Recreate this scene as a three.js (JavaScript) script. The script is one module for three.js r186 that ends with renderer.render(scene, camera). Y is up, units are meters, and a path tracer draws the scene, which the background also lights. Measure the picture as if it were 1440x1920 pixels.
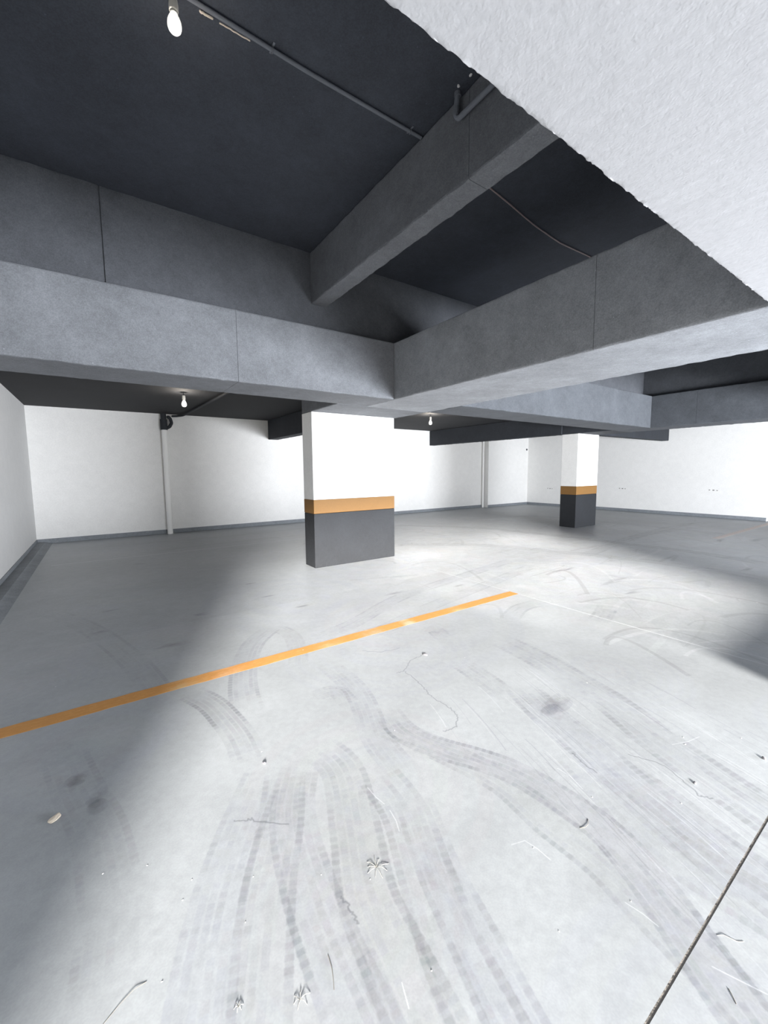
import * as THREE from 'three';
import { RoundedBoxGeometry } from 'three/addons/geometries/RoundedBoxGeometry.js';
import { mergeGeometries, toCreasedNormals } from 'three/addons/utils/BufferGeometryUtils.js';
import { RectAreaLightUniformsLib } from 'three/addons/lights/RectAreaLightUniformsLib.js';
import { ImprovedNoise } from 'three/addons/math/ImprovedNoise.js';

// ---------------------------------------------------------------- camera, sky, lights, exposure
const scene = new THREE.Scene();
const renderer = new THREE.WebGLRenderer({ antialias: true });
renderer.toneMapping = THREE.LinearToneMapping;
renderer.toneMappingExposure = 1.06;
renderer.shadowMap.enabled = true;
renderer.shadowMap.type = THREE.PCFSoftShadowMap;

const camera = new THREE.PerspectiveCamera(2 * Math.atan(960 / 767.9) * 180 / Math.PI, 1440 / 1920, 0.05, 120);
camera.position.set(0, 1.5, 0);
camera.rotation.order = 'YXZ';
camera.rotation.set(-0.09993, -0.6074, -0.0085);

// overcast sky, a little brighter overhead
{
  const w = 64, h = 32, d = new Float32Array(w * h * 4);
  for (let j = 0; j < h; j++) for (let i = 0; i < w; i++) {
    const e = Math.max(0, Math.sin(((j + 0.5) / h - 0.5) * Math.PI)), k = (1 + 2 * e) / 3, o = (j * w + i) * 4;
    d[o] = 0.90 * k; d[o + 1] = 0.97 * k; d[o + 2] = 1.06 * k; d[o + 3] = 1;
  }
  const t = new THREE.DataTexture(d, w, h, THREE.RGBAFormat, THREE.FloatType);
  t.mapping = THREE.EquirectangularReflectionMapping; t.magFilter = THREE.LinearFilter; t.needsUpdate = true;
  scene.background = t; scene.backgroundIntensity = 1.0;
}
// hazy low sun behind the viewer's left shoulder
const sun = new THREE.DirectionalLight(0xfffaf4, 21);
{
  const az = 25 * Math.PI / 180, el = 15.6 * Math.PI / 180;
  sun.name = 'sun'; sun.position.set(-Math.sin(az) * Math.cos(el) * 30, Math.sin(el) * 30, Math.cos(az) * Math.cos(el) * 30); sun.target.position.set(2, 0, -4); sun.position.add(sun.target.position);
  sun.castShadow = true; sun.shadow.radius = 18; sun.shadow.mapSize.set(2048, 2048); sun.shadow.bias = -0.0005;
  const c = sun.shadow.camera; c.left = c.bottom = -18; c.right = c.top = 18; c.near = 1; c.far = 70;
  scene.add(sun, sun.target);
}

RectAreaLightUniformsLib.init();
// added area light in an invented vehicle gate, brightens the back walls and floor
{
  const l = new THREE.RectAreaLight(0xf4f8ff, 120, 6.3, 1.2); l.name = 'added_gate_light'; l.position.set(7.35, 0.65, 5.0); l.lookAt(7.35, 0.65, -5); scene.add(l);
}
// ---------------------------------------------------------------- helpers
let seed = 7;
const rnd = () => { seed = (seed + 0x6d2b79f5) | 0; let t = Math.imul(seed ^ (seed >>> 15), 1 | seed); t = (t + Math.imul(t ^ (t >>> 7), 61 | t)) ^ t; return ((t ^ (t >>> 14)) >>> 0) / 4294967296; };
const perlin = new ImprovedNoise();
const noise = (x, y, z = 0) => perlin.noise(x + 31.7, y + 17.3, z + 5.1);
const used = new Map();
function numbered(n) { const k = used.get(n) ?? 0; used.set(n, k + 1); return k ? `${n}_${String(k).padStart(3, '0')}` : n; }
function mesh(name, geo, mat, parent = scene) {
  const m = new THREE.Mesh(geo, mat); m.name = parent === scene ? numbered(name) : name;
  m.castShadow = m.receiveShadow = true; parent.add(m); return m;
}
function tag(o, label, category, group) { o.userData.label = label; o.userData.category = category; o.userData.kind = 'thing'; if (group) o.userData.group = group; return o; }
function thing(name, label, category, [x, y, z] = [0, 0, 0], group) {
  const g = new THREE.Group(); g.name = numbered(name); g.position.set(x, y, z); scene.add(g); return tag(g, label, category, group);
}
function struct(name, geo, mat, parent = scene) { const m = mesh(name, geo, mat, parent); if (parent === scene) m.userData.kind = 'structure'; return m; }
// box between two corners, uv in metres
function slabBox(x0, x1, y0, y1, z0, z1) {
  const g = new THREE.BoxGeometry(x1 - x0, y1 - y0, z1 - z0); g.translate((x0 + x1) / 2, (y0 + y1) / 2, (z0 + z1) / 2); metreUV(g); return g;
}
function metreUV(g) {
  const p = g.attributes.position, n = g.attributes.normal, uv = g.attributes.uv;
  for (let i = 0; i < p.count; i++) {
    const ax = Math.abs(n.getX(i)), ay = Math.abs(n.getY(i)), az = Math.abs(n.getZ(i));
    if (ay >= ax && ay >= az) uv.setXY(i, p.getX(i), p.getZ(i)); else if (ax >= az) uv.setXY(i, p.getZ(i), p.getY(i)); else uv.setXY(i, p.getX(i), p.getY(i));
  }
}
function roundBox(x0, x1, y0, y1, z0, z1, r = 0.008) {
  const g = new RoundedBoxGeometry(x1 - x0, y1 - y0, z1 - z0, 2, r); g.translate((x0 + x1) / 2, (y0 + y1) / 2, (z0 + z1) / 2); metreUV(g); return g;
}
// cast concrete bar along x or z: chamfered section, arrises and faces slightly uneven
function castBar(axis, a0, a1, b0, b1, y0, y1, { step = 0.06, edge = 0.004, face = 0.0015, r = 0.012, freq = 14, flat0 = false, flat1 = true } = {}) {
  const prof = [], side = (fx, fy, tx, ty) => { const L = Math.hypot(tx - fx, ty - fy), near = 0.012 / L, ts = [0, near, near * 2.5, 0.2, 0.4, 0.6, 0.8, 1 - near * 2.5, 1 - near]; for (const t of ts) { prof.push([fx + (tx - fx) * t, fy + (ty - fy) * t, 0]); } };
  const corner = (x, y, dx0, dy0, dx1, dy1) => { prof.push([x + dx0 * r, y + dy0 * r, 1], [x + (dx0 + dx1) * r * 0.3, y + (dy0 + dy1) * r * 0.3, 1]); };
  corner(b0, y0, 0, 1, 1, 0); side(b0 + r, y0, b1 - r, y0);
  corner(b1, y0, -1, 0, 0, 1); side(b1, y0 + r, b1, y1 - r);
  corner(b1, y1, 0, -1, -1, 0); side(b1 - r, y1, b0 + r, y1);
  corner(b0, y1, 1, 0, 0, -1); side(b0, y1 - r, b0, y0 + r);
  const P = prof.length, N = Math.max(2, Math.ceil((a1 - a0) / step)), pos = [], uv = [], idx = [];
  let per = [0]; for (let k = 1; k <= P; k++) { const a = prof[k - 1], b = prof[k % P]; per.push(per[k - 1] + Math.hypot(a[0] - b[0], a[1] - b[1])); }
  const put = (a, k, i) => {
    const [b, y, c] = prof[k % P]; const end = i === 0 || i === N;
    const amp = end ? 0 : c ? edge : face, f = freq, ampY = (y > y1 - r - 1e-6 && flat1) || (y < y0 + r + 1e-6 && flat0) ? 0 : amp;
    const n1 = noise(a * f, b * 9, y * 9) + 0.6 * noise(a * f * 3.1, b * 20, y * 20), n2 = noise(a * f + 50, b * 9, y * 9) + 0.6 * noise(a * f * 3.1 + 50, b * 20, y * 20);
    const bb = b + n1 * amp, yy = y + n2 * ampY;
    if (axis === 'x') pos.push(a, yy, bb); else pos.push(bb, yy, a);
    uv.push(a, per[k] + b0);
  };
  for (let i = 0; i <= N; i++) for (let k = 0; k <= P; k++) put(a0 + (a1 - a0) * i / N, k, i);
  const q = P + 1;
  for (let i = 0; i < N; i++) for (let k = 0; k < P; k++) {
    const A = i * q + k, B = A + 1, C = A + q, D = C + 1;
    if (axis === 'x') idx.push(A, C, B, B, C, D); else idx.push(A, B, C, B, D, C);
  }
  let g = new THREE.BufferGeometry();
  g.setAttribute('position', new THREE.Float32BufferAttribute(pos, 3)); g.setAttribute('uv', new THREE.Float32BufferAttribute(uv, 2)); g.setIndex(idx);
  // orientation check: the outside must face away from the middle
  g.computeVertexNormals();
  g = toCreasedNormals(g, 0.45);
  const caps = [];
  for (const [i, s] of [[0, -1], [N, 1]]) {
    const pp = [], uu = [], nn = []; const a = i ? a1 : a0;
    for (let k = 0; k < P; k++) for (const v of [prof[k], prof[(k + 1) % P], [(b0 + b1) / 2, (y0 + y1) / 2]]) {
      if (axis === 'x') { pp.push(a, v[1], v[0]); nn.push(s, 0, 0); } else { pp.push(v[0], v[1], a); nn.push(0, 0, s); }
      uu.push(v[0], v[1]);
    }
    const c = new THREE.BufferGeometry(); c.setAttribute('position', new THREE.Float32BufferAttribute(pp, 3)); c.setAttribute('normal', new THREE.Float32BufferAttribute(nn, 3)); c.setAttribute('uv', new THREE.Float32BufferAttribute(uu, 2)); caps.push(c);
  }
  return mergeGeometries([g, ...caps]);
}
function tube(pts, r, seg = 40, rad = 8, closed = false) { return new THREE.TubeGeometry(new THREE.CatmullRomCurve3(pts.map((p) => new THREE.Vector3(...p)), closed, 'catmullrom', 0.2), seg, r, rad, closed); }
function capped(pts, r, seg = 40, rad = 10) {
  const g = tube(pts, r, seg, rad), a = new THREE.SphereGeometry(r, rad, 6), b = a.clone(); a.translate(...pts[0]); b.translate(...pts[pts.length - 1]); return mergeGeometries([g, a, b]);
}
function cyl(x, z, y0, y1, r0, r1 = r0, n = 24) { const g = new THREE.CylinderGeometry(r1, r0, y1 - y0, n); g.translate(x, (y0 + y1) / 2, z); return g; }

// ---------------------------------------------------------------- textures
function dataTex(size, fn, srgb, rep) {
  const d = new Uint8Array(size * size * 4);
  for (let j = 0; j < size; j++) for (let i = 0; i < size; i++) { const c = fn(i / size, j / size, i, j), o = (j * size + i) * 4; d[o] = c[0]; d[o + 1] = c[1]; d[o + 2] = c[2]; d[o + 3] = 255; }
  const t = new THREE.DataTexture(d, size, size); t.wrapS = t.wrapT = THREE.RepeatWrapping; t.magFilter = THREE.LinearFilter; t.minFilter = THREE.LinearMipmapLinearFilter; t.generateMipmaps = true;
  if (srgb) t.colorSpace = THREE.SRGBColorSpace; t.repeat.set(rep, rep); t.needsUpdate = true; return t;
}
// tileable value noise
function tiler(cells, s) {
  let k = s; const r = () => { k = (k * 1664525 + 1013904223) >>> 0; return k / 4294967296; };
  const g = Array.from({ length: cells * cells }, r), sm = (t) => t * t * (3 - 2 * t);
  return (u, v) => {
    const x = u * cells, y = v * cells, i = Math.floor(x), j = Math.floor(y), fx = sm(x - i), fy = sm(y - j), at = (a, b) => g[((b % cells + cells) % cells) * cells + ((a % cells + cells) % cells)];
    return (at(i, j) * (1 - fx) + at(i + 1, j) * fx) * (1 - fy) + (at(i, j + 1) * (1 - fx) + at(i + 1, j + 1) * fx) * fy;
  };
}
const n4 = tiler(4, 11), n9 = tiler(9, 23), n24 = tiler(24, 5), n70 = tiler(70, 9), n200 = tiler(200, 3), n400 = tiler(400, 77);
const clamp01 = (x) => Math.max(0, Math.min(1, x));
const clamp = (x) => Math.max(0, Math.min(255, x));
const specks = Array.from({ length: 46 }, () => [rnd(), rnd(), 0.0006 + rnd() * 0.0014]);
const paintMottle = dataTex(1024, (u, v) => {
  let k = 0.80 + 0.07 * (n4(u, v) + n9(u, v) - 1) + 0.05 * (n24(u, v) - 0.5) + 0.05 * (n70(u, v) - 0.5) + 0.13 * (n400(u, v) - 0.5);
  for (const [a, b, r] of specks) { const d = Math.hypot(u - a, v - b); if (d < r) k = 2; }
  const c = clamp(k * 255); return [c, c, c];
}, true, 1 / 2.2);
const paintBump = dataTex(1024, (u, v) => { const c = clamp(255 * (0.35 * n24(u, v) + 0.25 * n70(u, v) + 0.25 * n200(u, v) + 0.15 * n400(u, v))); return [c, c, c]; }, false, 1 / 1.1);
const plasterMap = dataTex(512, (u, v) => { const c = clamp(255 * (0.965 + 0.015 * (n4(u, v) - 0.5) + 0.015 * (n24(u, v) - 0.5) + 0.03 * (n200(u, v) - 0.5))); return [c, c, c]; }, true, 1 / 2.6);

const paint = (hex, bump = 0.0014, rough = 0.85) => new THREE.MeshStandardMaterial({ color: hex, map: paintMottle, bumpMap: paintBump, bumpScale: bump, roughness: rough });
const M = {
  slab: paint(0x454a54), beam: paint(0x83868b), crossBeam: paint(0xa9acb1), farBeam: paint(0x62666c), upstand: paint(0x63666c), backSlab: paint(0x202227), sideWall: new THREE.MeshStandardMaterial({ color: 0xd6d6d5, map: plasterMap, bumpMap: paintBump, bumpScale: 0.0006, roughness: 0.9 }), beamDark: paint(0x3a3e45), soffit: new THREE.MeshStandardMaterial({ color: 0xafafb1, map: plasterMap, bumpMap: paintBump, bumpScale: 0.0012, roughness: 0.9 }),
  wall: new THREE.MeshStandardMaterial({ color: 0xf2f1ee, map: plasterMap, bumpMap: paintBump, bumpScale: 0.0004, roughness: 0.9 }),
  outer: new THREE.MeshStandardMaterial({ color: 0xb9b7b2, map: plasterMap, roughness: 0.95 }),
  white: new THREE.MeshStandardMaterial({ color: 0xf7f6f3, map: plasterMap, bumpMap: paintBump, bumpScale: 0.002, roughness: 0.85 }),
  orange: new THREE.MeshStandardMaterial({ color: 0x835e2d, map: plasterMap, roughness: 0.7 }),
  base: paint(0x272a2f, 0.004, 0.7), skirting: paint(0xa2a8ae, 0.003, 0.7),
  black: new THREE.MeshStandardMaterial({ color: 0x23262b, roughness: 0.7 }),
  conduit: new THREE.MeshStandardMaterial({ color: 0x6a6e75, roughness: 0.65, bumpMap: paintBump, bumpScale: 0.002 }),
  cable: new THREE.MeshStandardMaterial({ color: 0x8d7f7d, roughness: 0.6 }),
  pvc: new THREE.MeshStandardMaterial({ color: 0xf4f3f0, roughness: 0.5 }),
  lampGlass: new THREE.MeshStandardMaterial({ color: 0xffffff, roughness: 0.35, emissive: 0xfffaf2, emissiveIntensity: 0.9 }),
  ceramic: new THREE.MeshStandardMaterial({ color: 0xded8cc, roughness: 0.45 }),
  metal: new THREE.MeshStandardMaterial({ color: 0xb8b2a6, roughness: 0.4, metalness: 0.8 }),
  straw: new THREE.MeshStandardMaterial({ color: 0x94928c, roughness: 0.9 }),
  twig: new THREE.MeshStandardMaterial({ color: 0x6d6a64, roughness: 0.9 }),
  chip: new THREE.MeshStandardMaterial({ color: 0xcfc3b2, roughness: 0.9 }),
  fleck: new THREE.MeshStandardMaterial({ color: 0xc6c6c5, roughness: 0.9 }),
  stone: new THREE.MeshStandardMaterial({ color: 0x77767a, roughness: 0.95 }),
  chalk: new THREE.MeshStandardMaterial({ color: 0xc4c7ca, roughness: 1 }),
  scuff: new THREE.MeshStandardMaterial({ color: 0x8c8a86, roughness: 1 }),
  sand: paint(0x9c9791, 0.006, 1),
};

const TRACKS = [
 [0.10,0.30,[[0.69,-1.89],[0.54,-1.57],[0.42,-1.36],[0.33,-1.17],[0.26,-1.01]]],
 [0.10,0.34,[[0.77,-1.88],[0.64,-1.67],[0.58,-1.51],[0.53,-1.24],[0.51,-1.04],[0.50,-0.84]]],
 [0.11,0.36,[[0.90,-1.93],[0.92,-1.72],[0.79,-1.36],[0.69,-1.11],[0.66,-0.91],[0.64,-0.74]]],
 [0.11,0.30,[[1.05,-1.63],[1.02,-1.33],[0.91,-1.05],[0.82,-0.82],[0.78,-0.65]]],
 [0.09,0.26,[[1.09,-1.35],[0.97,-1.06],[0.91,-0.85],[0.84,-0.60]]],
 [0.10,0.26,[[0.61,-1.95],[0.39,-1.64],[0.26,-1.42],[0.18,-1.24],[0.13,-1.10]]],
 [0.09,0.16,[[-0.05,-1.61],[-0.07,-1.50],[-0.08,-1.38],[-0.09,-1.29]]],
 [0.09,0.50,[[0.56,-2.05],[0.57,-2.26],[0.55,-2.49],[0.51,-2.73],[0.43,-2.94]]],
 [0.10,0.34,[[0.68,-2.49],[0.74,-2.81],[0.85,-3.15],[1.04,-3.52],[1.31,-3.79]]],
 [0.08,0.28,[[1.31,-3.79],[1.37,-3.50],[1.27,-3.10],[1.16,-2.84]]],
 [0.09,0.26,[[1.38,-2.73],[1.37,-2.35],[1.29,-2.06],[1.20,-1.83],[1.16,-1.51]]],
 [0.07,0.45,[[1.10,-2.42],[1.24,-2.40],[1.25,-2.21]]],
 [0.09,0.40,[[1.39,-1.99],[1.36,-1.76],[1.43,-1.55],[1.54,-1.36],[1.61,-1.20],[1.64,-1.00],[1.64,-0.76],[1.57,-0.58],[1.48,-0.43]]],
 [0.09,0.24,[[1.28,-1.91],[1.38,-1.64],[1.45,-1.44],[1.51,-1.18],[1.49,-0.93],[1.49,-0.70],[1.46,-0.55]]],
 [0.14,0.30,[[2.84,-2.28],[2.79,-1.87],[2.71,-1.52],[2.62,-1.21],[2.46,-0.88],[2.36,-0.61],[2.29,-0.40]]],
 [0.13,0.26,[[2.31,-1.67],[2.16,-1.33],[2.09,-1.09],[1.99,-0.83],[1.91,-0.56],[1.88,-0.31]]],
 [0.12,0.22,[[1.98,-1.11],[1.88,-0.86],[1.77,-0.61],[1.77,-0.41],[1.78,-0.29]]],
 [0.10,0.45,[[2.31,-1.59],[2.26,-1.43],[2.28,-1.33]]],
 [0.12,0.20,[[2.04,-0.93],[2.00,-0.67],[1.95,-0.45],[1.94,-0.32]]],
 [0.10,0.30,[[2.24,-2.21],[2.20,-1.93],[2.15,-1.69]]],
 [0.10,0.26,[[1.50,-3.26],[1.97,-3.40],[2.86,-3.80],[4.17,-4.06],[5.59,-4.31]]],
 [0.10,0.20,[[1.99,-3.05],[2.87,-3.32],[3.97,-3.54],[5.54,-3.86]]],
 [0.09,0.34,[[2.39,-2.76],[2.52,-2.82],[2.47,-2.63]]],
 [0.10,0.34,[[3.97,-2.02],[4.25,-2.10],[4.54,-2.21]]],
 [0.10,0.26,[[3.33,-2.58],[3.69,-2.72],[4.01,-2.71]]],
 [0.13,0.50,[[6.65,-9.06],[8.08,-7.25],[8.46,-5.50],[8.62,-4.04],[8.72,-2.79],[8.50,-1.74]]],
 [0.13,0.30,[[4.97,-6.69],[6.22,-5.58],[6.84,-4.22],[7.26,-3.05],[7.38,-1.50]]],
 [0.12,0.28,[[8.73,-4.20],[10.49,-4.21],[12.26,-3.96],[13.47,-3.65]]],
 [0.12,0.28,[[6.99,-3.80],[9.33,-4.15],[12.62,-4.31],[14.19,-4.09]]],
 [0.12,0.30,[[8.90,-8.84],[11.48,-8.05],[11.77,-4.99],[11.59,-2.40]]],
 [0.10,0.24,[[0.53,-10.10],[2.10,-9.94],[4.47,-10.11]]],
 [0.10,0.24,[[0.90,-8.93],[2.12,-9.04],[4.00,-9.07]]],
 [0.10,0.20,[[-0.49,-5.57],[-0.15,-4.77],[0.14,-3.73],[0.25,-3.07]]],
 [0.10,0.16,[[-0.24,-2.65],[-0.17,-2.32],[-0.09,-1.99],[-0.05,-1.61]]],
];
const SMUDGES = [ [0.01,-5.31,0.10,0.05],[-0.07,-4.63,0.08,0.06],[0.43,-3.90,0.12,0.07],[0.81,-4.58,0.09,0.05],[1.57,-5.48,0.09,0.04],[1.59,-4.79,0.10,0.05],[1.81,-4.19,0.10,0.03],[3.78,-3.74,0.10,0.03],[0.50,-7.80,0.12,0.04],[10.58,-2.93,0.30,0.08],[11.25,-2.50,0.40,0.10],[13.19,-4.29,0.25,0.06],[7.80,-1.82,0.20,0.05],[5.23,-2.27,0.20,0.05],[5.68,-3.41,0.25,0.06],[2.91,-3.98,0.20,0.05],[5.59,-2.66,0.30,0.06],[-0.19,-2.40,0.04,0.08],[-0.10,-2.20,0.05,0.10],[2.28,-1.42,0.16,0.08] ];
const CRACKS = [ [[1.73,-2.35],[1.80,-2.34],[1.79,-2.21],[1.76,-2.07],[1.73,-1.94]],[[1.80,-2.34],[1.93,-2.44],[2.08,-2.47]],[[1.73,-1.94],[1.74,-1.78],[1.71,-1.69],[1.64,-1.63],[1.54,-1.64]],[[1.98,-1.11],[1.95,-1.04],[1.94,-0.95]],[[2.21,-0.93],[2.27,-0.78],[2.18,-0.61],[2.21,-0.56]],[[0.61,-1.17],[0.62,-1.10],[0.62,-1.06]],[[0.39,-1.71],[0.45,-1.68],[0.58,-1.55]],[[1.73,-2.82],[1.84,-2.71],[2.02,-2.68]] ];
const SCRATCHES = [ [[1.81,-1.09],[1.81,-1.02],[1.78,-0.94]],[[1.27,-0.95],[1.33,-0.93],[1.34,-0.88],[1.34,-0.82]],[[1.41,-0.58],[1.42,-0.53],[1.42,-0.48]],[[0.96,-1.54],[0.96,-1.47],[0.97,-1.41]],[[0.97,-1.37],[0.96,-1.31],[0.94,-1.26]],[[0.64,-0.85],[0.63,-0.82],[0.62,-0.79]],[[1.43,-0.34],[1.45,-0.29],[1.48,-0.22]],[[2.48,-0.83],[2.58,-0.79],[2.68,-0.77]] ];

// ---------------------------------------------------------------- floor
const FLOOR = '#979b9e';
function floorTexture(x0, x1, z0, z1, size, grain) {
  const c = document.createElement('canvas'); c.width = c.height = size; const g = c.getContext('2d');
  const sx = size / (x1 - x0), sz = size / (z1 - z0);
  g.fillStyle = FLOOR; g.fillRect(0, 0, size, size);
  g.setTransform(sx, 0, 0, sz, -x0 * sx, -z0 * sz);
  g.lineCap = 'butt'; g.lineJoin = 'round';
  let k = 5; const r = () => { k = (k * 1664525 + 1013904223) >>> 0; return k / 4294967296; };
  // broad dusty patches
  for (let i = 0; i < 260; i++) {
    const x = -1 + r() * 17, z = -11 + r() * 13, R = 0.3 + r() * 1.1, a = 0.03 + 0.05 * r(), light = r() < 0.5;
    const gr = g.createRadialGradient(x, z, 0, x, z, R), col = light ? '196,198,202' : r() < 0.3 ? '150,140,128' : '120,124,130';
    gr.addColorStop(0, `rgba(${col},${a})`); gr.addColorStop(1, `rgba(${col},0)`); g.fillStyle = gr; g.fillRect(x - R, z - R, 2 * R, 2 * R);
  }
  // pale lane dust, laid on to paint extra light into the dim far floor
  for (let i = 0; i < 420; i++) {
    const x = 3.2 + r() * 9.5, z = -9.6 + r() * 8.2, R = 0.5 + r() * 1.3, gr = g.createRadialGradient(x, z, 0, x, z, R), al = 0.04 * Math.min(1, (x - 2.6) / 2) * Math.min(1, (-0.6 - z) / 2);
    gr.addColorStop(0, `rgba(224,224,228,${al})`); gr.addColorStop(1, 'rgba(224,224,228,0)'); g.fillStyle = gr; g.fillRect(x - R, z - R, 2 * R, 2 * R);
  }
  // tyre prints: five ribs of tread blocks along each path
  for (const [w, alpha, pts0] of TRACKS) {
    const pts = pts0.map((p) => [...p]); const n0 = pts.length;
    if (pts[n0 - 1][1] > -1.2) { const a = pts[n0 - 2], b = pts[n0 - 1], L = Math.hypot(b[0] - a[0], b[1] - a[1]); pts.push([b[0] + (b[0] - a[0]) / L * 1.2, b[1] + (b[1] - a[1]) / L * 1.2]); }
    const cv = new THREE.CatmullRomCurve3(pts.map((p) => new THREE.Vector3(p[0], 0, p[1]))), len = cv.getLength(), N = Math.max(12, Math.ceil(len / 0.035));
    const P = cv.getSpacedPoints(N), nor = P.map((p, i) => { const a = P[Math.max(0, i - 1)], b = P[Math.min(N, i + 1)], d = Math.hypot(b.x - a.x, b.z - a.z) || 1; return [-(b.z - a.z) / d, (b.x - a.x) / d]; });
    const band = (off, wd, i0, i1, a) => {
      g.fillStyle = `rgba(84,87,94,${a})`; g.beginPath();
      const q = (i, o) => { const f = Math.floor(i), t = i - f, p = P[Math.min(N, f)], p2 = P[Math.min(N, f + 1)], m = nor[Math.min(N, f)]; return [p.x + (p2.x - p.x) * t + m[0] * o, p.z + (p2.z - p.z) * t + m[1] * o]; };
      g.moveTo(...q(i0, off - wd)); g.lineTo(...q(i1, off - wd)); g.lineTo(...q(i1, off + wd)); g.lineTo(...q(i0, off + wd)); g.fill();
    };
    const ph = w * 977 + pts[0][0] * 13;
    for (const [ro, rw, rs] of [[-0.86, 0.13, 0.8], [-0.5, 0.14, 0.42], [-0.13, 0.13, 0.5], [0.2, 0.12, 0.38], [0.53, 0.13, 0.46], [0.87, 0.12, 0.85]]) for (let i = 0; i < N; i++) {
      const e = Math.min(1, (i + 1) / 5, (N - i) / 5), wear = clamp01(0.5 + 1.1 * noise(P[i].x * 4.3 + ro * 5, P[i].z * 4.3, ph) + 0.6 * noise(P[i].x * 17 + ro * 9, P[i].z * 17, ph));
      const a = alpha * e * wear;
      band(ro * w, w * rw, i, i + 1, a * rs * 0.55);                                              // smeared rib
      if (Math.abs(ro) > 0.8) band(ro * w, w * (rw + 0.03), i + 0.15, i + 0.15 + 0.55, a * rs * 0.6);   // shoulder blocks
      else if (noise(i * 0.31, ro * 7, ph) > 0.05) band(ro * w, w * rw * 0.9, i, i + 0.6, a * rs * 0.5);
    }
    for (let i = 0; i < N; i += 2) band(0, w, i, i + 2, alpha * 0.16 * Math.min(1, (i + 1) / 6, (N - i) / 6));
  }
  for (const [x, z, a, b] of SMUDGES) for (let i = 0; i < 9; i++) {
    g.fillStyle = `rgba(64,66,72,${0.04 + 0.05 * r()})`; g.beginPath(); g.ellipse(x + (r() - 0.5) * a, z + (r() - 0.5) * b, a * (0.4 + 0.5 * r()), b * (0.2 + 0.35 * r()), (r() - 0.5) * 0.5, 0, 7); g.fill();
  }
  for (const cr of CRACKS) {
    g.strokeStyle = 'rgba(70,72,78,0.36)'; g.lineWidth = 0.006; g.beginPath();
    for (let i = 0; i < cr.length - 1; i++) for (let t = 0; t < 1; t += 0.12) { const x = cr[i][0] + (cr[i + 1][0] - cr[i][0]) * t + (r() - 0.5) * 0.015, z = cr[i][1] + (cr[i + 1][1] - cr[i][1]) * t + (r() - 0.5) * 0.015; i + t ? g.lineTo(x, z) : g.moveTo(x, z); }
    g.stroke();
  }
  for (const s of SCRATCHES) {
    g.strokeStyle = 'rgba(215,217,222,0.5)'; g.lineWidth = 0.0025; g.beginPath(); g.moveTo(...s[0]); for (let i = 1; i < s.length; i++) g.lineTo(...s[i]); g.stroke();
  }
  // fine wheel scuffs sweeping towards the joint on the right
  for (let i = 0; i < 150; i++) {
    const x = 1.6 + r() * 1.5, z = -1.9 + r() * 1.8, L = 0.15 + r() * 0.5;
    g.strokeStyle = r() < 0.45 ? `rgba(205,207,212,${0.10 + 0.14 * r()})` : `rgba(88,90,98,${0.10 + 0.14 * r()})`; g.lineWidth = 0.002 + r() * 0.004;
    g.beginPath(); g.moveTo(x, z); g.quadraticCurveTo(x - 0.12 * L, z + L * 0.5, x - 0.35 * L, z + L); g.stroke();
  }
  for (let i = 0; i < 420; i++) {
    const x = 3 + r() * 12, z = -8.5 + r() * 8, L = 0.4 + r() * 2.2;
    g.strokeStyle = r() < 0.5 ? `rgba(205,206,210,${0.06 + 0.14 * r()})` : `rgba(88,86,86,${0.04 + 0.12 * r()})`; g.lineWidth = 0.01 + r() * 0.05;
    g.beginPath(); g.moveTo(x, z); g.quadraticCurveTo(x + 0.5 * L, z + (r() - 0.5) * 0.6, x + 0.9 * L * (r() - 0.3), z + L * (r() - 0.2)); g.stroke();
  }
  const im = g.getImageData(0, 0, size, size), d = im.data;
  for (let j = 0; j < size; j++) for (let i = 0; i < size; i++) {
    const o = (j * size + i) * 4, u = (i / size * 1.0 + 7) % 1, v = j / size, f = 1 + grain * (n400((u * 3.3) % 1, (v * 3.3) % 1) - 0.5) + 0.06 * (n9(u, v) - 0.5) + 0.05 * (n24(u, v) - 0.5) + 0.04 * (n200(u, v) - 0.5);
    for (let q = 0; q < 3; q++) d[o + q] = clamp(d[o + q] * f);
  }
  g.setTransform(1, 0, 0, 1, 0, 0); g.putImageData(im, 0, 0);
  const t = new THREE.CanvasTexture(c); t.colorSpace = THREE.SRGBColorSpace; t.flipY = false; t.wrapS = t.wrapT = THREE.ClampToEdgeWrapping; return t;
}
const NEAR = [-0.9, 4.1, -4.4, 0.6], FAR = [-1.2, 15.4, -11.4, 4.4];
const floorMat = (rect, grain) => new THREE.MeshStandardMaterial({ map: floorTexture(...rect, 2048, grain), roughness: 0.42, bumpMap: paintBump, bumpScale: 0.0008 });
const floorMats = [floorMat(NEAR, 0.05), floorMat(FAR, 0.06)];
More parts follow.
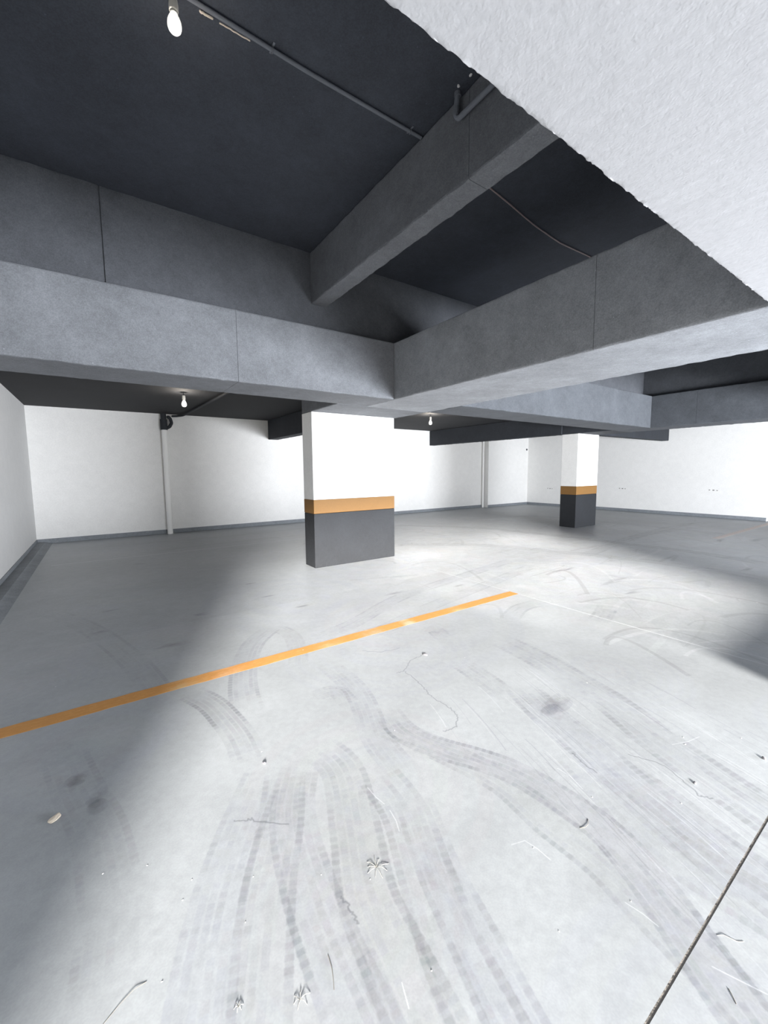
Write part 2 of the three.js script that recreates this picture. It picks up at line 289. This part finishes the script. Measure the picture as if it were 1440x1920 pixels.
{
  const pos = [], uv = [], nor = [], groups = []; const J0 = -0.3985, J1 = -0.3895;
  const quad = (x0, x1, z0, z1, m, y = 0) => {
    const R = m ? FAR : NEAR, at = pos.length / 3;
    for (const [x, z] of [[x0, z0], [x0, z1], [x1, z1], [x0, z0], [x1, z1], [x1, z0]]) { pos.push(x, y, z); nor.push(0, 1, 0); uv.push((x - R[0]) / (R[1] - R[0]), (z - R[2]) / (R[3] - R[2])); }
    groups.push([at, 6, m]);
  };
  quad(NEAR[0], NEAR[1], NEAR[2], J0, 0); quad(NEAR[0], NEAR[1], J1, NEAR[3], 0);
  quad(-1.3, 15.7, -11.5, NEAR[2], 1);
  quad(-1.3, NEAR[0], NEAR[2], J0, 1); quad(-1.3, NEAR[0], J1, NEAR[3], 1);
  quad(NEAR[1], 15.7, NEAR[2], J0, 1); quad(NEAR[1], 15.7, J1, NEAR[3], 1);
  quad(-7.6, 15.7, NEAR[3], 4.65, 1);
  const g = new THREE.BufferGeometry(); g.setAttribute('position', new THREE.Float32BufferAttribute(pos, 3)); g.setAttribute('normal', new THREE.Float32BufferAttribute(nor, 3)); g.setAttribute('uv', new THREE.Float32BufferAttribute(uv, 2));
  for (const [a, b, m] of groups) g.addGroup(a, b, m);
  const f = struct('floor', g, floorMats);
  // saw-cut joint: a narrow channel with grit in it
  mesh('joint_filling', slabBox(-1.3, 15.7, -0.2, -0.002, -11.6, 4.65), M.sand, f);
}
struct('ground', slabBox(-30, 30, -0.25, -0.02, 4.66, 30), M.outer);

// ---------------------------------------------------------------- walls and ceiling
const XL = -1.16, XR = 15.33, ZB = -11.36, T = 0.25, TOP = 4.12;
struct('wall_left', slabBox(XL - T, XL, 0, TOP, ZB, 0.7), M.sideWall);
struct('wall_back', slabBox(XL - T, XR + T, 0, TOP, ZB - T, ZB), M.wall);
struct('wall_right', slabBox(XR, XR + T, 0, TOP, ZB, -3.25), M.wall);
struct('wall_right', slabBox(XR + T + 0.12, XR + 2 * T + 0.12, 0, TOP, -3.25, 4.65), M.outer);
struct('wall_right', slabBox(XR + T, XR + 2 * T + 0.12, 0, TOP, -3.6, -3.25), M.outer);
struct('wall_back', slabBox(12.8, XR, 0, 2.92, -11.36, -11.1), M.wall);
// invented wall with a gate, added to hide sky and bound the sun patch
struct('added_front_wall', slabBox(3.4, 4.2, 0, 9, 5, 5.4), M.outer);
struct('added_front_wall', slabBox(10.5, 16.2, 0, 9, 5, 5.4), M.outer);
struct('added_front_wall', slabBox(4.2, 10.5, 1.4, 9, 5, 5.4), M.outer);
struct('wall_outer', slabBox(-1.41, XL, TOP, 6, -0.4, 0.7), M.outer);
// painted skirting and the cove strip at the foot of the left wall
struct('baseboard_back', roundBox(XL, 12.8, 0, 0.1, ZB, ZB + 0.012, 0.004), M.skirting);
struct('baseboard_back', roundBox(12.8, XR, 0, 0.1, -11.1, -11.088, 0.004), M.skirting);
struct('baseboard_left', roundBox(XL, XL + 0.012, 0, 0.1, ZB + 0.012, 0.5, 0.004), M.skirting);
struct('baseboard_right', roundBox(XR - 0.012, XR, 0, 0.1, -11.088, -3.25, 0.004), M.skirting);
{
  const s = new THREE.Shape(); s.moveTo(0, 0); s.lineTo(0.25, 0); s.quadraticCurveTo(0.16, 0.015, 0.125, 0.035); s.lineTo(0, 0.038); s.closePath();
  const g = new THREE.ExtrudeGeometry(s, { depth: 11.8, bevelEnabled: false, curveSegments: 6 }); g.translate(XL + 0.013, 0, ZB + 0.014); struct('trim_1', g, M.skirting);
}
const LOW = 2.92, LEDGE = 3.095, HIGH = 3.94;
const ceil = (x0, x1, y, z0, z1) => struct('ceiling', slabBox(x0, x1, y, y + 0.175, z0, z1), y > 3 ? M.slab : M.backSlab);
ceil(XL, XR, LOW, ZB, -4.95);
ceil(10.87, XR + T + 0.12, LOW, -4.95, 0.45);
ceil(XL, 10.5, HIGH, -4.65, -0.37);

// ---------------------------------------------------------------- beams
const beam = (label, parts, mat, name = 'ceiling_beam') => {
  const t = thing(name, label, 'beam');
  for (const p of parts) mesh(p.type === 'BoxGeometry' ? 'joint' : 'segment', p, mat, t); return t;
};
const stand = { step: 0.05, edge: 0.006, face: 0.002, r: 0.002, flat0: true };
const rough = { step: 0.05, edge: 0.006, face: 0.002, r: 0.014 };
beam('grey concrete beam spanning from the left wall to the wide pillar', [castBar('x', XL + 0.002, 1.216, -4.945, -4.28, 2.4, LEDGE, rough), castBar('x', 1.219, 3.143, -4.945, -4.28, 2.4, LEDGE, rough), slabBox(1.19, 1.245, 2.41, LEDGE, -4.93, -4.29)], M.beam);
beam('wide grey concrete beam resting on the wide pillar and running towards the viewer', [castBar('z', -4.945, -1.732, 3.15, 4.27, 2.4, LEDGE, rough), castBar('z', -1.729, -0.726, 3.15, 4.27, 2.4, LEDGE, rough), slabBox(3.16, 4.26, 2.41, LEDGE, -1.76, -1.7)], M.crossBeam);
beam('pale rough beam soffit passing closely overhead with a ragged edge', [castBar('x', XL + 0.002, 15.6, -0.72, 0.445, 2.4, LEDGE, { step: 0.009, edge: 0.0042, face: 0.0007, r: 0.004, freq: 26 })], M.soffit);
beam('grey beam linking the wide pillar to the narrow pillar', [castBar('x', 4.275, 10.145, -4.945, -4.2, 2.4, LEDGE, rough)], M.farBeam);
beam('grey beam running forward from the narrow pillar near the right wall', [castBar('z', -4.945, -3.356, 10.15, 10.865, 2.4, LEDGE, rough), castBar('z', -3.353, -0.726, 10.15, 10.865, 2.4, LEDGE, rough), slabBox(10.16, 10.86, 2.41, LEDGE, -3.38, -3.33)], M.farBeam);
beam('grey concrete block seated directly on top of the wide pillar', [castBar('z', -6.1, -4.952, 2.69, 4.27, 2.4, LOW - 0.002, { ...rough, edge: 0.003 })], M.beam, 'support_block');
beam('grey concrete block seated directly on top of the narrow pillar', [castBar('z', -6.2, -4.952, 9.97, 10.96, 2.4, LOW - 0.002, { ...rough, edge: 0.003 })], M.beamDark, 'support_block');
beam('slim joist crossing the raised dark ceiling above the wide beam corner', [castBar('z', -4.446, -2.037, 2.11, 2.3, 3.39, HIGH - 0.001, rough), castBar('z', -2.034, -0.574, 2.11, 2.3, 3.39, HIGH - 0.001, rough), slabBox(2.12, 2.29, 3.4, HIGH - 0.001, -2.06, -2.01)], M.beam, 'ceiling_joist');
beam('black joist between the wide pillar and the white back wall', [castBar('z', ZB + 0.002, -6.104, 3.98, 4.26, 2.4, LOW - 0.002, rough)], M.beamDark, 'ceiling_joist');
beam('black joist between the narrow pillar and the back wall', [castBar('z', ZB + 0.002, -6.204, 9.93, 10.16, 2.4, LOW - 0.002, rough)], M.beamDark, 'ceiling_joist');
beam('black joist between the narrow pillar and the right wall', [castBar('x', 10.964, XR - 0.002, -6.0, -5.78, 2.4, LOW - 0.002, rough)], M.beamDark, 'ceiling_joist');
// upstand carrying the raised ceiling, set back on the ledge of the beams
beam('dark set-back upstand above the ledge of the left beam', [castBar('x', XL, 0.154, -4.65, -4.45, LEDGE + 0.003, HIGH, stand), slabBox(0.1, 0.22, LEDGE + 0.003, HIGH, -4.645, -4.46), castBar('x', 0.166, 10.5, -4.65, -4.45, LEDGE + 0.003, HIGH, stand)], M.upstand, 'ceiling_upstand');
beam('dark set-back upstand above the beam near the right wall', [castBar('z', -4.445, -0.575, 10.3, 10.5, LEDGE + 0.003, HIGH, stand)], M.upstand, 'ceiling_upstand');
beam('dark set-back upstand hidden above the pale overhead beam', [castBar('x', XL, 10.3, -0.57, -0.37, LEDGE + 0.003, HIGH, stand)], M.upstand, 'ceiling_upstand');

// ---------------------------------------------------------------- pillars
function pillar(label, x0, x1, z0, z1) {
  const t = thing('pillar', label, 'pillar', [(x0 + x1) / 2, 0, (z0 + z1) / 2]);
  const hw = (x1 - x0) / 2, hd = (z1 - z0) / 2;
  mesh('base', roundBox(-hw, hw, 0, 0.85, -hd, hd, 0.01), M.base, t).userData.label = 'dark grey painted lower part';
  mesh('band', roundBox(-hw - 0.001, hw + 0.001, 0.85, 1.066, -hd - 0.001, hd + 0.001, 0.008), M.orange, t).userData.label = 'orange painted warning band';
  mesh('shaft', roundBox(-hw, hw, 1.066, 2.397, -hd, hd, 0.008), M.white, t).userData.label = 'white painted upper part';
  return t;
}
pillar('wide white pillar with orange band and dark base, nearer of the two', 2.685, 4.217, -6.1, -5.745);
pillar('narrow white pillar with orange band and dark base near the right wall', 9.97, 10.96, -6.2, -5.76);

struct('added_shadow_kerb', roundBox(3.5, 7.5, 0, 0.36, -0.1, 0.1, 0.02), M.skirting);  // unseen block, added only to cast the shadow wedge on the right floor
// ---------------------------------------------------------------- floor lines
{
  const line = (name, label, x0, x1, z0, z1, mat, h = 0.0015, rag = 0.006, step = 0.05) => {
    const along = (x1 - x0) > (z1 - z0), L = along ? x1 - x0 : z1 - z0, N = Math.ceil(L / step), pos = [], uv = [], idx = [];
    for (let i = 0; i <= N; i++) {
      const a = (along ? x0 : z0) + L * i / N, e0 = rag * noise(a * 9, 1), e1 = rag * noise(a * 9, 7), lo = (along ? z0 : x0) + e0, hi = (along ? z1 : x1) + e1;
      for (const [b, y] of [[lo, 0.0002], [lo + rag * 0.2 + 0.0005, h], [hi - rag * 0.2 - 0.0005, h], [hi, 0.0002]]) { along ? pos.push(a, y, b) : pos.push(b, y, a); along ? uv.push(a, b) : uv.push(b, a); }
    }
    for (let i = 0; i < N; i++) for (let k = 0; k < 3; k++) { const A = i * 4 + k, B = A + 1, C = A + 4, D = C + 1; along ? idx.push(A, B, C, B, D, C) : idx.push(A, C, B, B, C, D); }
    const g = new THREE.BufferGeometry(); g.setAttribute('position', new THREE.Float32BufferAttribute(pos, 3)); g.setAttribute('uv', new THREE.Float32BufferAttribute(uv, 2)); g.setIndex(idx); g.computeVertexNormals();
    return tag(mesh(name, g, mat), label, 'floor line');
  };
  // worn orange paint: paler where tyres crossed it
  const c = document.createElement('canvas'); c.width = 2048; c.height = 64; const g = c.getContext('2d'); g.fillStyle = '#b98343'; g.fillRect(0, 0, 2048, 64);
  const px = (x) => (x + 1) / 5.2 * 2048; let k = 3; const r = () => { k = (k * 1664525 + 1013904223) >>> 0; return k / 4294967296; };
  for (const [x, w, a] of [[2.42, 0.10, 0.45], [2.0, 0.2, 0.3], [1.55, 0.25, 0.22], [0.7, 0.18, 0.22], [0.4, 0.2, 0.15], [3.1, 0.2, 0.15]]) for (let i = 0; i < 60; i++) { g.fillStyle = `rgba(205,182,166,${a * 0.12})`; g.fillRect(px(x + (r() - 0.5) * w) - 10, r() * 40 - 8, 14 + r() * 30, 12 + r() * 40); }
  for (let i = 0; i < 2600; i++) { g.fillStyle = r() < 0.5 ? 'rgba(150,100,50,0.10)' : 'rgba(240,190,130,0.12)'; g.fillRect(r() * 2048, r() * 64, 2 + r() * 22, 1 + r() * 3); }
  const t = new THREE.CanvasTexture(c); t.colorSpace = THREE.SRGBColorSpace; t.wrapS = t.wrapT = THREE.RepeatWrapping; t.repeat.set(1 / 5.2, 1 / 0.14); t.offset.set(1 / 5.2, 0.5);
  line('painted_line', 'orange painted bay line crossing the grey floor before the wide pillar', -0.95, 4.1, -3.185, -3.055, new THREE.MeshStandardMaterial({ map: t, roughness: 0.75 }), 0.0012, 0.005, 0.03);
  line('painted_line', 'faded pinkish bay line at the foot of the right wall', 10.75, 15.2, -3.13, -3.0, new THREE.MeshStandardMaterial({ color: 0xeadfd9, map: plasterMap, roughness: 0.9 }), 0.001, 0.012);
  line('chalk_line', 'thin white chalk line crossing the end of the orange line', 4.095, 4.102, -5.7, 0.6, M.chalk, 0.0006, 0.002);
  line('chalk_line', 'thin faint chalk line parallel to the back wall', -0.72, 4.3, -8.553, -8.533, M.chalk, 0.0006, 0.003);
}

// ---------------------------------------------------------------- lamps, conduits and pipes
function bulb(label, x, y, z, s = 1) {
  const t = thing('light_bulb', label, 'light bulb', [x, y, z], 'bare bulbs under the ceiling');
  const prof = [[0.0, -0.105], [0.012, -0.1035], [0.022, -0.099], [0.029, -0.09], [0.0325, -0.078], [0.033, -0.066], [0.031, -0.052], [0.026, -0.038], [0.020, -0.026], [0.0175, -0.018]].map(([a, b]) => new THREE.Vector2(a * s, b * s));
  mesh('globe', new THREE.LatheGeometry(prof, 28), M.lampGlass, t);
  const cap = [[0.0175, -0.018], [0.0185, -0.012], [0.0145, -0.010], [0.0150, -0.006], [0.0140, -0.003], [0.0150, 0.001], [0.0140, 0.004]].map(([a, b]) => new THREE.Vector2(a * s, b * s));
  mesh('screw_cap', new THREE.LatheGeometry(cap, 24), M.ceramic, t);
  const hold = [[0.0, 0.05], [0.016, 0.05], [0.020, 0.044], [0.022, 0.02], [0.022, -0.004], [0.019, -0.008], [0.0155, -0.008]].map(([a, b]) => new THREE.Vector2(a * s, b * s));
  mesh('lamp_holder', new THREE.LatheGeometry(hold.reverse(), 24), M.ceramic, t);
  return t;
}
const b1 = bulb('bare white bulb hanging from the conduit on the raised ceiling', 0.46, 3.80, -2.465, 1.0);
mesh('flex', capped([[0, 0.05, 0], [-0.02, 0.075, -0.005], [-0.035, 0.10, -0.01], [-0.03, 0.14, -0.02]], 0.005, 20, 8), M.cable, b1);
const b2 = bulb('bare white bulb near the black drain elbow on the back wall', 1.344, 2.80, -8.146, 1.3);
mesh('flex', cyl(0, 0, 0.06, 0.12, 0.006), M.black, b2);
const b3 = bulb('bare white bulb behind the wide pillar beside the black joist', 7.077, 2.80, -8.066, 1.3);
mesh('flex', cyl(0, 0, 0.06, 0.12, 0.006), M.black, b3);
for (const [x, y, z, p] of [[0.46, 3.73, -2.465, 0.15], [1.344, 2.71, -8.146, 1.2], [7.077, 2.71, -8.066, 1.8]]) { const l = new THREE.PointLight(0xfff4e6, p, 12, 2); l.name = 'bulb_glow'; l.position.set(x, y, z); l.castShadow = true; scene.add(l); }
{
  const t = thing('conduit', 'straight grey conduit pipe clipped to the raised dark ceiling', 'conduit', [0, 0, 0]);
  mesh('pipe', capped([[XL + 0.02, HIGH - 0.014, -2.50], [0.4, HIGH - 0.016, -2.49], [1.2, HIGH - 0.015, -2.512], [2.1, HIGH - 0.014, -2.507]], 0.012, 60, 10), M.conduit, t);
  for (const x of [-0.6, 0.985, 2.0]) {
    const c = new THREE.TorusGeometry(0.0145, 0.0035, 8, 16, Math.PI * 2); c.rotateY(Math.PI / 2); c.translate(x, HIGH - 0.016, -2.506);
    mesh('clip', mergeGeometries([c, roundBox(x - 0.006, x + 0.006, HIGH - 0.006, HIGH - 0.001, -2.545, -2.47, 0.002)].map((g) => g.index ? g.toNonIndexed() : g)), M.conduit, t);
  }
  for (const [x0, x1, w] of [[0.60, 0.66, 0.006], [0.70, 0.86, 0.004], [0.42, 0.47, 0.008]]) {
    const pts = []; const N = 9; for (let i = 0; i <= N; i++) pts.push([x0 + (x1 - x0) * i / N, HIGH - 0.02 + 0.002 * rnd(), -2.522 - 0.004 * rnd()]);
    mesh('bare_patch', capped(pts, w, 24, 6), M.chip, t);
  }
  const k = thing('cable', 'thin slack cable sagging across the dark ceiling right of the joist', 'cable');
  mesh('wire', capped([[2.302, 3.932, -2.53], [2.94, 3.93, -2.589], [3.305, 3.927, -2.637], [3.713, 3.926, -2.699], [4.246, 3.928, -2.744], [4.82, 3.93, -2.72], [6.2, 3.932, -2.66]], 0.0065, 90, 8), M.cable, k);
  const e = thing('conduit', 'dark bent conduit elbow dropping from the ceiling beside the joist', 'conduit');
  mesh('pipe', capped([[2.075, HIGH - 0.002, -2.105], [2.075, 3.88, -2.115], [2.077, 3.81, -2.125], [2.08, 3.783, -2.10], [2.08, 3.783, -2.02], [2.08, 3.784, -1.84], [2.08, 3.786, -1.2], [2.08, 3.79, -0.59]], 0.018, 80, 10), M.conduit, e);
  mesh('coupling', cyl(2.075, -2.118, 3.81, 3.85, 0.022), M.conduit, e); mesh('coupling', cyl(2.075, -2.107, 3.915, 3.938, 0.022), M.conduit, e);
}
{
  const x = 1.385, z = ZB + 0.1;
  const d = thing('drain_pipe', 'white drain pipe with black elbow on the left half of the back wall', 'pipe', [x, 0, z]);
  mesh('pipe', cyl(0, 0, 0.0, 2.53, 0.062), M.pvc, d).userData.label = 'white vertical pipe';
  for (const y of [0.55, 1.9]) mesh('bracket', mergeGeometries([cyl(0, 0, y, y + 0.025, 0.066), slabBox(-0.012, 0.012, y, y + 0.025, -0.086, -0.05)]), M.pvc, d);
  mesh('elbow', mergeGeometries([cyl(0, 0, 2.53, 2.78, 0.078), cyl(0, 0, 2.78, LOW - 0.003, 0.06), capped([[0.03, 2.56, 0.0], [0.12, 2.61, 0.02], [0.165, 2.70, 0.03], [0.14, 2.80, 0.03], [0.10, 2.84, 0.02]], 0.038, 30, 10).toNonIndexed()].map((g) => g.index ? g.toNonIndexed() : g)), M.black, d).userData.label = 'black elbow and loop under the ceiling';
  const br = thing('ceiling_pipe', 'thin black pipe running along the dark ceiling from the drain elbow', 'pipe', [x, 0, z]);
  mesh('pipe', capped([[0.19, 2.86, 0.06], [0.23, 2.86, 0.07], [0.40, 2.875, 0.25], [0.47, 2.888, 1.2], [0.56, 2.888, 3.4], [0.62, 2.888, 5.6]], 0.025, 60, 8), M.black, br);
  const p2 = thing('drain_pipe', 'slim white pipe on the far part of the back wall by the step', 'pipe', [12.72, 0, ZB + 0.058]);
  mesh('pipe', cyl(0, 0, 0, LOW - 0.003, 0.04), M.pvc, p2);
  for (const y of [0.5, 1.8]) mesh('bracket', cyl(0, 0, y, y + 0.03, 0.043), M.pvc, p2);
  // wall boxes and plugs seen as small dark marks
  const q = thing('wall_plug', 'tiny dark round outlet high in the far wall corner', 'outlet', [15.22, 2.36, -11.1]);
  const g = new THREE.CylinderGeometry(0.035, 0.04, 0.02, 20); g.rotateX(Math.PI / 2); g.translate(0, 0, 0.011); mesh('cover', g, M.black, q);
}

// ---------------------------------------------------------------- litter on the floor
function twigThing(name, label, category, pts, r, mat, group) {
  const [ox, , oz] = pts[0], t = thing(name, label, category, [ox, 0, oz], group);
  mesh('stalk', capped(pts.map(([x, y, z]) => [x - ox, y + r, z - oz]), r, 24, 6), mat, t); return t;
}
twigThing('twig', 'straight dark twig lying on the tyre prints near the viewer', 'twig', [[0.493, 0, -1.035], [0.487, 0.001, -1.0], [0.478, 0.0005, -0.972], [0.468, 0, -0.948]], 0.0011, M.twig);
twigThing('straw', 'long curved straw lying alone in the near shaded corner', 'straw', [[-0.085, 0, -1.245], [-0.045, 0.002, -1.268], [-0.01, 0.003, -1.283], [0.022, 0, -1.286]], 0.0008, M.twig);
twigThing('straw', 'small hooked straw lying on the scuffed floor', 'straw', [[1.568, 0, -0.832], [1.585, 0.002, -0.822], [1.61, 0.002, -0.822], [1.637, 0, -0.836]], 0.0012, M.twig);
twigThing('straw', 'forked wisp of straw lying beyond the saw-cut joint', 'straw', [[1.545, 0, -0.36], [1.562, 0.002, -0.345], [1.575, 0, -0.318], [1.592, 0, -0.305]], 0.0008, M.straw);
twigThing('twig', 'short dark twig lying beyond the saw-cut joint', 'twig', [[1.403, 0, -0.292], [1.392, 0.001, -0.281], [1.378, 0, -0.268]], 0.0011, M.twig);
function weed(label, x, z, n, len, mat, a0, spread) {
  const t = thing('dried_weed', label, 'dried weed', [x, 0, z]);
  for (let i = 0; i < n; i++) {
    const a = a0 + (n > 1 ? spread * i / (n - 1) : 0) + (rnd() - 0.5) * 0.25, L = len * (0.65 + 0.5 * rnd()), b = (rnd() - 0.5) * 0.5;
    mesh('stalk', capped([[0, 0.0014, 0], [Math.cos(a) * L * 0.5, 0.004 + rnd() * 0.004, Math.sin(a) * L * 0.5], [Math.cos(a + b * 0.4) * L, 0.0014, Math.sin(a + b * 0.4) * L]], 0.0008, 14, 6), mat, t);
  }
  return t;
}
weed('spread star of dried weed stalks lying on the tyre prints', 0.775, -1.185, 9, 0.042, M.straw, 0.3, 5.4);
weed('cross-shaped dried weed lying close to the viewer', 0.378, -0.985, 6, 0.028, M.straw, 0.0, 5.2);
weed('tiny star-shaped dried weed left of the cross-shaped one', 0.23, -1.07, 6, 0.014, M.straw, 0.2, 5.2);
function lump(name, label, category, x, z, r, h, mat, group, turn = rnd() * 6) {
  const g = new THREE.IcosahedronGeometry(1, 2), p = g.attributes.position;
  for (let i = 0; i < p.count; i++) { const X = p.getX(i), Y = p.getY(i), Z = p.getZ(i), k = 1 + 0.35 * noise(X * 1.3 + x * 9, Y * 1.3, Z * 1.3 + z * 9); p.setXYZ(i, X * k * r, Math.max(-0.9, Y * k) * h, Z * k * r * 0.7); }
  g.computeVertexNormals();
  const m = mesh(name, g, mat); m.position.set(x, h * 0.9, z); m.rotation.y = turn; return tag(m, label, category, group);
}
lump('paint_chip', 'tan oblong chip lying on the shaded floor', 'chip', -0.25, -2.18, 0.026, 0.004, M.chip, undefined, 0.9);
lump('pebble', 'round pebble at the end of the branching floor crack', 'pebble', 2.10, -2.45, 0.022, 0.008, M.stone);
lump('pebble', 'small grey pebble by the saw-cut joint at the far right', 'pebble', 2.735, -0.51, 0.011, 0.006, M.stone);
lump('pebble', 'small dark pebble beside the ends of the curved tyre print', 'pebble', 0.61, -1.98, 0.011, 0.006, M.stone);
lump('pebble', 'small grey pebble on the wide scuffed tyre tracks', 'pebble', 2.25, -0.65, 0.009, 0.005, M.stone);
const FLECK = { 3: 'white paint fleck lying on the middle of the orange line', 2: 'white paint fleck on the shaded floor short of the orange line', 13: 'larger white fleck on the far floor towards the right wall', 0: 'white paint fleck at the edge of the shaded near floor', 15: 'white paint fleck at the blunt end of the curved tyre print', 14: 'white paint fleck near the pebble at the floor crack', 24: 'white paint fleck close beside the saw-cut joint', 12: 'white paint fleck alone on the clean bright floor at right' };
let fi = 0;
for (const [x, z, r] of [[-0.08, -1.76, 6], [0.06, -1.26, 4], [-0.34, -3.6, 9], [1.33, -3.13, 10], [0.06, -1.7, 4], [0.15, -1.48, 5], [0.19, -1.54, 4], [0.73, -0.82, 4], [1.14, -0.66, 4], [2.06, -0.64, 6], [1.77, -0.89, 5], [1.33, -0.89, 4], [2.74, -1.45, 9], [5.96, -1.28, 20], [2.33, -2.23, 6], [0.63, -2.08, 7], [1.32, -1.81, 6], [2.85, -0.63, 5], [2.54, -0.79, 9], [2.6, -0.82, 6], [0.38, -1.42, 4], [0.31, -1.28, 4], [0.59, -1.28, 4], [0.73, -1.16, 4], [1.43, -0.57, 4]])
  lump('paint_fleck', FLECK[fi++] ?? 'tiny white paint fleck scattered over the tyre prints near the viewer', 'fleck', x, z, r / 1800, 0.0011, M.fleck, 'white flecks on the floor');

for (const [label, y, z] of [['faint grey scuff on the right wall just left of the narrow pillar', 0.717, -10.0], ['faint grey scuff on the right wall just right of the narrow pillar', 0.803, -7.14], ['row of faint grey scuffs low on the open right wall', 0.832, -4.5]]) {
  const t = thing('wall_scuff', label, 'scuff', [XR, y, z]);
  for (const [dz, dy, r] of [[0, 0, 0.03], [0.09, -0.006, 0.022], [-0.1, 0.005, 0.024]]) { const g = new THREE.SphereGeometry(1, 12, 8); g.scale(0.004, r * 0.6, r); g.translate(-0.0025, dy, dz); mesh('mark', g, M.scuff, t); }
}
for (const [label, x, z] of [['white plaster splash on the ceiling beside the bent conduit elbow', [2.045, -2.07]], ['white plaster splash on the ceiling near the ragged pale beam', [2.055, -1.975]]].map((a) => [a[0], a[1][0], a[1][1]])) {
  const m = lump('plaster_splash', label, 'splash', x, z, 0.012, 0.005, M.fleck); m.position.y = HIGH - 0.004;
}

renderer.render(scene, camera);
